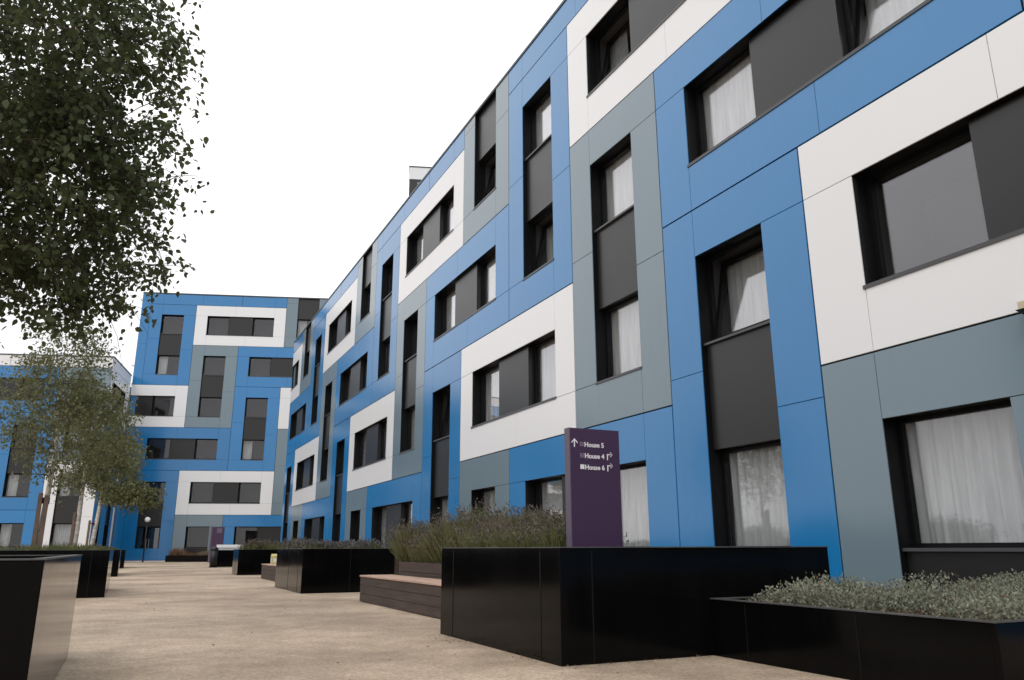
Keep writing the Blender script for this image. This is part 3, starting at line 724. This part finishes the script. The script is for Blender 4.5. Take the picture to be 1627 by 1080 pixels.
tree('large mature birch whose dark leafy crown fills the top left corner', tuple(P(-2.1,6.5,.65)), (-5.1,5.9,7.6),
     [((-5.36,6.2,5.6),(2.3,2.3,2.7),6),((-4.32,6.9,4.15),(1.1,1.1,1.25),2.6),((-4.8,6.5,4.9),(1.5,1.5,1.6),2.2),((-5.3,6.0,7.1),(2.1,2.1,1.6),1.4)], 740, 6, 10, .062, .13, M['leaf_near'], 3, group=None)
def gp_(x,dist): return at_px(x,dist)
tree('tallest young birch on the left with a grey white trunk tied to a thick stake', (-9.44,16,.65), (-9.40,16,5.1),
     [((-9.35,16,4.1),(1.15,1.15,.95),4),((-9.2,16,3.1),(1.25,1.2,.75),3),((-9.45,16,5.0),(.7,.7,.65),1.2),((-10.6,16.2,3.7),(.7,.7,.7),.9)], 300, 5, 8, .066, .062, M['leaf_far'], 5, shape='small', twl=(.25,.62))
tree('middle young birch of the left row, between the tallest and the farthest', (-13.92,25.5,.65), (-13.7,25.5,6.2),
     [((-13.75,25.5,4.7),(1.05,1.05,1.5),3),((-13.6,25.5,3.4),(1.2,1.2,.8),2),((-13.0,25.5,3.9),(.8,.8,.8),1)], 230, 5, 7, .088, .085, M['leaf_far'], 8, shape='small', twl=(.25,.6))
tree('farthest young birch whose low branch droops in front of the blue wall', (-18.6,35.5,.65), (-18.3,35.5,6.4),
     [((-17.9,35.5,4.6),(1.3,1.3,1.5),3),((-17.0,35.4,3.25),(1.15,.9,.55),2.0)], 260, 5, 7, .12, .10, M['leaf_far'], 12, shape='small', twl=(.3,.6))
# stakes with ties
def stake(label, p, h, w_, trunk, double=False):
    o=empty('tree_stake', tuple(p), ROTP); tag(o,label,'tree stake','stakes beside the young birches')
    b=MB(); b.box(-w_/2,w_/2,-w_/2,w_/2,0,h-.02); b.box(-w_*.4,w_*.4,-w_*.4,w_*.4,h-.02,h); b.build('post', M['stake'], o)
    if double:
        b=MB(); b.box(w_*1.0,w_*2.0,-w_/2,w_/2,0,h-.05); b.build('post', M['stake'], o)
    v=o.matrix_basis.inverted() @ Vector(trunk); b=MB()
    b.tube([(0,0,h-.15),(v.x*.5,v.y*.5,h-.13),(v.x,v.y,h-.15)],.03,6); b.tube([(v.x,v.y,h-.21),(v.x,v.y,h-.09)],.085,10); b.build('tie_strap', M['strap'], o, True)
sp=at_px(50,15.9,.66); stake('twin timber stake supporting the tallest young birch', sp, 1.25, .075, (-9.44,16,.66), True)
sp=at_px(110,25.4,.66); stake('timber stake supporting the middle young birch', sp, 1.3, .085, (-13.92,25.5,.66))
sp=at_px(136,35.4,.66); stake('timber stake supporting the farthest young birch', sp, 1.4, .10, (-18.6,35.5,.66))

def inrot(a,b,z): # arrays -> world
    return np.stack([a*n1.x+b*d1.x, a*n1.y+b*d1.y, z],1)
def bed(name,label,cat,a0,a1,b0,b1,zb,hfun,n,w_,mats,group=None,flower=.18,clump=.35,tip=.05,lean=.22):
    """tussocky flowering grass: stems + flower heads, one mass"""
    nc=int((a1-a0)*(b1-b0)/(clump*clump)*1.3)+3
    ca=RNG.uniform(a0+.1,a1-.1,nc); cb=RNG.uniform(b0+.1,b1-.1,nc); idx=RNG.integers(0,nc,n)
    a=ca[idx]+RNG.normal(0,clump*.28,n); b=cb[idx]+RNG.normal(0,clump*.28,n)
    a=np.clip(a,a0+.04,a1-.04); b=np.clip(b,b0+.04,b1-.04)
    H=hfun(a,b)*RNG.uniform(.45,1.0,n)*(.8+.2*np.sin(ca[idx]*5+cb[idx]*3))
    ori=np.stack([(a-ca[idx])*n1.x+(b-cb[idx])*d1.x,(a-ca[idx])*n1.y+(b-cb[idx])*d1.y,np.zeros(n)],1)*1.4
    ori+=RNG.normal(0,lean,(n,3)); ori[:,2]=1
    base=inrot(a,b,np.full(n,zb))
    P_=[base]; S_=[np.stack([np.full(n,w_),H],1)]; O_=[ori]; I_=[np.zeros(n,int)]
    nf=int(n*flower); k=RNG.integers(0,n,nf); on=ori[k]/np.linalg.norm(ori[k],axis=1)[:,None]
    for rep in range(4):                                       # little florets around each tip
        tp=base[k]+on*(H[k]*RNG.uniform(.86,1.04,nf))[:,None]+RNG.normal(0,tip*.35,(nf,3))
        P_.append(tp); S_.append(np.stack([np.full(nf,tip*.5),np.full(nf,tip)*RNG.uniform(.5,1.1,nf)],1)); O_.append(RNG.normal(0,.6,(nf,3))+on); I_.append(np.full(nf,1))
    # side leaves for body
    nl=n; k=RNG.integers(0,n,nl); on=ori[k]/np.linalg.norm(ori[k],axis=1)[:,None]
    P_.append(base[k]+on*(H[k]*RNG.uniform(.1,.8,nl))[:,None]); S_.append(np.stack([np.full(nl,w_*1.5),np.full(nl,.09)*RNG.uniform(.5,1.3,nl)],1)); O_.append(on+RNG.normal(0,.6,(nl,3))); I_.append(np.zeros(nl,int))
    o=leaf_object(name,np.concatenate(P_),np.concatenate(S_),mats,None,'blade',np.concatenate(I_),orient=np.concatenate(O_))
    return tag(o,label,cat,group,'stuff')
# tall flowering lavender bed behind the bench and in the large planter
def hA(a,b): return .86+.07*np.sin(b*2.1)+.05*np.sin(a*4+b)-.12*np.clip((b-11.2)/1.2,0,1)
bed('lavender_bed','tall faded lavender and grass spilling over the timber bed behind the first bench','plants',3.95,A_bed,7.65,12.7,.50,hA,15000,.007,[M['lav'],M['lavflower']],flower=.40,tip=.040)
bed('lavender_bed','faded lavender growing in the large black planter beside the purple sign','plants',2.95,3.75,5.75,7.5,.72,lambda a,b:.44+.05*np.sin(a*5+b*3),5200,.006,[M['lav'],M['lavflower']],flower=.4,tip=.03)
bed('lavender_bed','low purple lavender in the second planter on the right','plants',3.0,A_p2-.1,15.4,18.1,.71,lambda a,b:.27+.05*np.sin(a*3),4200,.010,[M['lav'],M['lavpurple']],flower=.6,tip=.05)
bed('grass_bed','dark grass in the third planter on the right','plants',3.2,6.2,27.05,28.3,.70,lambda a,b:.48+.05*np.sin(a*3),2500,.018,[M['lav'],M['lavflower']],flower=.4,tip=.06)
bed('grass_bed','mixed shrubs in the distant timber bed behind the second bench','plants',4.1,6.1,18.4,23.3,.5,lambda a,b:.48+.05*np.sin(b*3),4200,.016,[M['lav'],M['lavflower']],flower=.3,tip=.05)
# left planters' grass
for (lab,b0,b1,s_) in (('green grass around the tallest young birch in the left planter',15.85,19.0,.008),('green grass around the middle young birch',27.6,30.4,.014),('green grass around the farthest young birch',39.5,42.3,.02)):
    bed('planter_grass',lab,'grass',-3.3,-.45,b0,b1,.70,lambda a,b:.26+.04*np.sin(a*4),3000,s_,[M['grass'],M['drygrass']],flower=.15,tip=.03)
bed('planter_grass','brown dry grass clump at the left edge of the left planter','grass',-3.4,-2.2,15.8,17.2,.70,lambda a,b:.42+0*a,1500,.009,[M['drygrass'],M['dry']],flower=.2,tip=.03)
# dry shrubs in the far low planter
def bedf(name,label,u0,u1,hh,n,mats):
    a=RNG.uniform(u0,u1,n); y=RNG.uniform(.1,1.1,n); base=np.stack([a,y,np.full(n,.34)],1)
    ori=RNG.normal(0,.3,(n,3)); ori[:,2]=1
    o=leaf_object(name,base,np.stack([np.full(n,.03),hh*RNG.uniform(.4,1,n)*(.7+.3*np.sin(a*3))],1),mats,None,'blade',orient=ori)
    o.location=fpl.location; o.rotation_euler=(0,0,ROT2); tag(o,label,'plants',None,'stuff')
bedf('dry_shrub','brown dry shrub at the left end of the low far planter',.1,2.0,.75,900,[M['dry']])
bedf('shrub_bed','mixed low shrubs at the right end of the low far planter',2.0,W-.1,.5,900,[M['drygrass']])

# silver ground cover in the low planter (mounds of tiny leaves)
def silver():
    pts=[];sz=[];ori=[];mi=[]
    b_lo,b_hi=5.11-b_end,5.05
    mounds=[(RNG.uniform(4.25,7.1),RNG.uniform(b_lo+.1,4.75),RNG.uniform(.28,.5),RNG.uniform(.15,.27)) for _ in range(44)]
    mounds+=[(4.5,4.35,.25,.10),(4.65,3.8,.36,.15),(4.5,3.3,.34,.17),(4.55,2.8,.4,.22),(4.5,2.3,.4,.24),(6.1,3.3,.6,.27),(6.6,2.6,.6,.29),(5.6,2.6,.6,.27),(5.4,3.6,.5,.21),(5.3,4.3,.4,.15),(6.3,4.2,.5,.21)]
    for (ma,mb_,mr,mh) in mounds:
        k=int(1500*mr*mr/.16)
        v=RNG.normal(size=(k,3)); v/=np.linalg.norm(v,axis=1)[:,None]; v[:,2]=np.abs(v[:,2]); rr=RNG.uniform(.55,1.08,k)
        a=ma+v[:,0]*mr*rr; b=mb_+v[:,1]*mr*rr; z=.33+v[:,2]*mh*rr
        ok=(a>4.15)&(b>b_lo+.02)&(b<b_hi)&(a<7.25)
        pts.append(inrot(a[ok],b[ok],z[ok])); n_=ok.sum(); ori.append(np.stack([v[ok,0]*n1.x+v[ok,1]*d1.x,v[ok,0]*n1.y+v[ok,1]*d1.y,v[ok,2]+.5],1)+RNG.normal(0,.8,(n_,3)))
        sz.append(np.stack([RNG.uniform(.017,.027,n_),RNG.uniform(.018,.029,n_)],1)); mi.append((RNG.random(n_)<np.where(z[ok]<.42,.35,.03)).astype(int))
    o=leaf_object('ground_cover',np.concatenate(pts),np.concatenate(sz),[M['silver'],M['dry']],None,'small',np.concatenate(mi),orient=np.concatenate(ori))
    tag(o,'silver green cushion plants filling the low black planter in the right foreground','plants',None,'stuff')
silver()
# fallen leaves and grit collected on the paving, thicker along the planter feet
def litter():
    n=160; a=RNG.uniform(-1.5,3.3,n); b=4.2+RNG.random(n)**1.5*24
    n2=80; a=np.concatenate([a,2.78-np.abs(RNG.normal(0,.10,n2//2)),RNG.uniform(2.8,4.1,n2//2)]); b=np.concatenate([b,RNG.uniform(5.1,7.5,n2//2),5.09-np.abs(RNG.normal(0,.07,n2//2))])
    n=len(a); pts=inrot(a,b,np.full(n,.012)); ori=RNG.normal(0,1,(n,3)); ori[:,2]*=.12
    o=leaf_object('leaf_litter',pts,np.stack([RNG.uniform(.010,.022,n),RNG.uniform(.012,.035,n)],1),[M['drygrass'],M['dry']],None,'small',(RNG.random(n)<.15).astype(int),orient=ori)
    tag(o,'scattered dry leaves and grit on the tan paving','leaves',None,'stuff')
litter()
bpy.context.view_layer.update()
print('A_bed',A_bed,'sa',sa0,sa1,'px check big planter', px(P(2.8,5.11,0)), px(P(2.8,5.11,.8)), 'A_big',A_big,'b_end',b_end,'sign h',sh,'A_p2',A_p2)
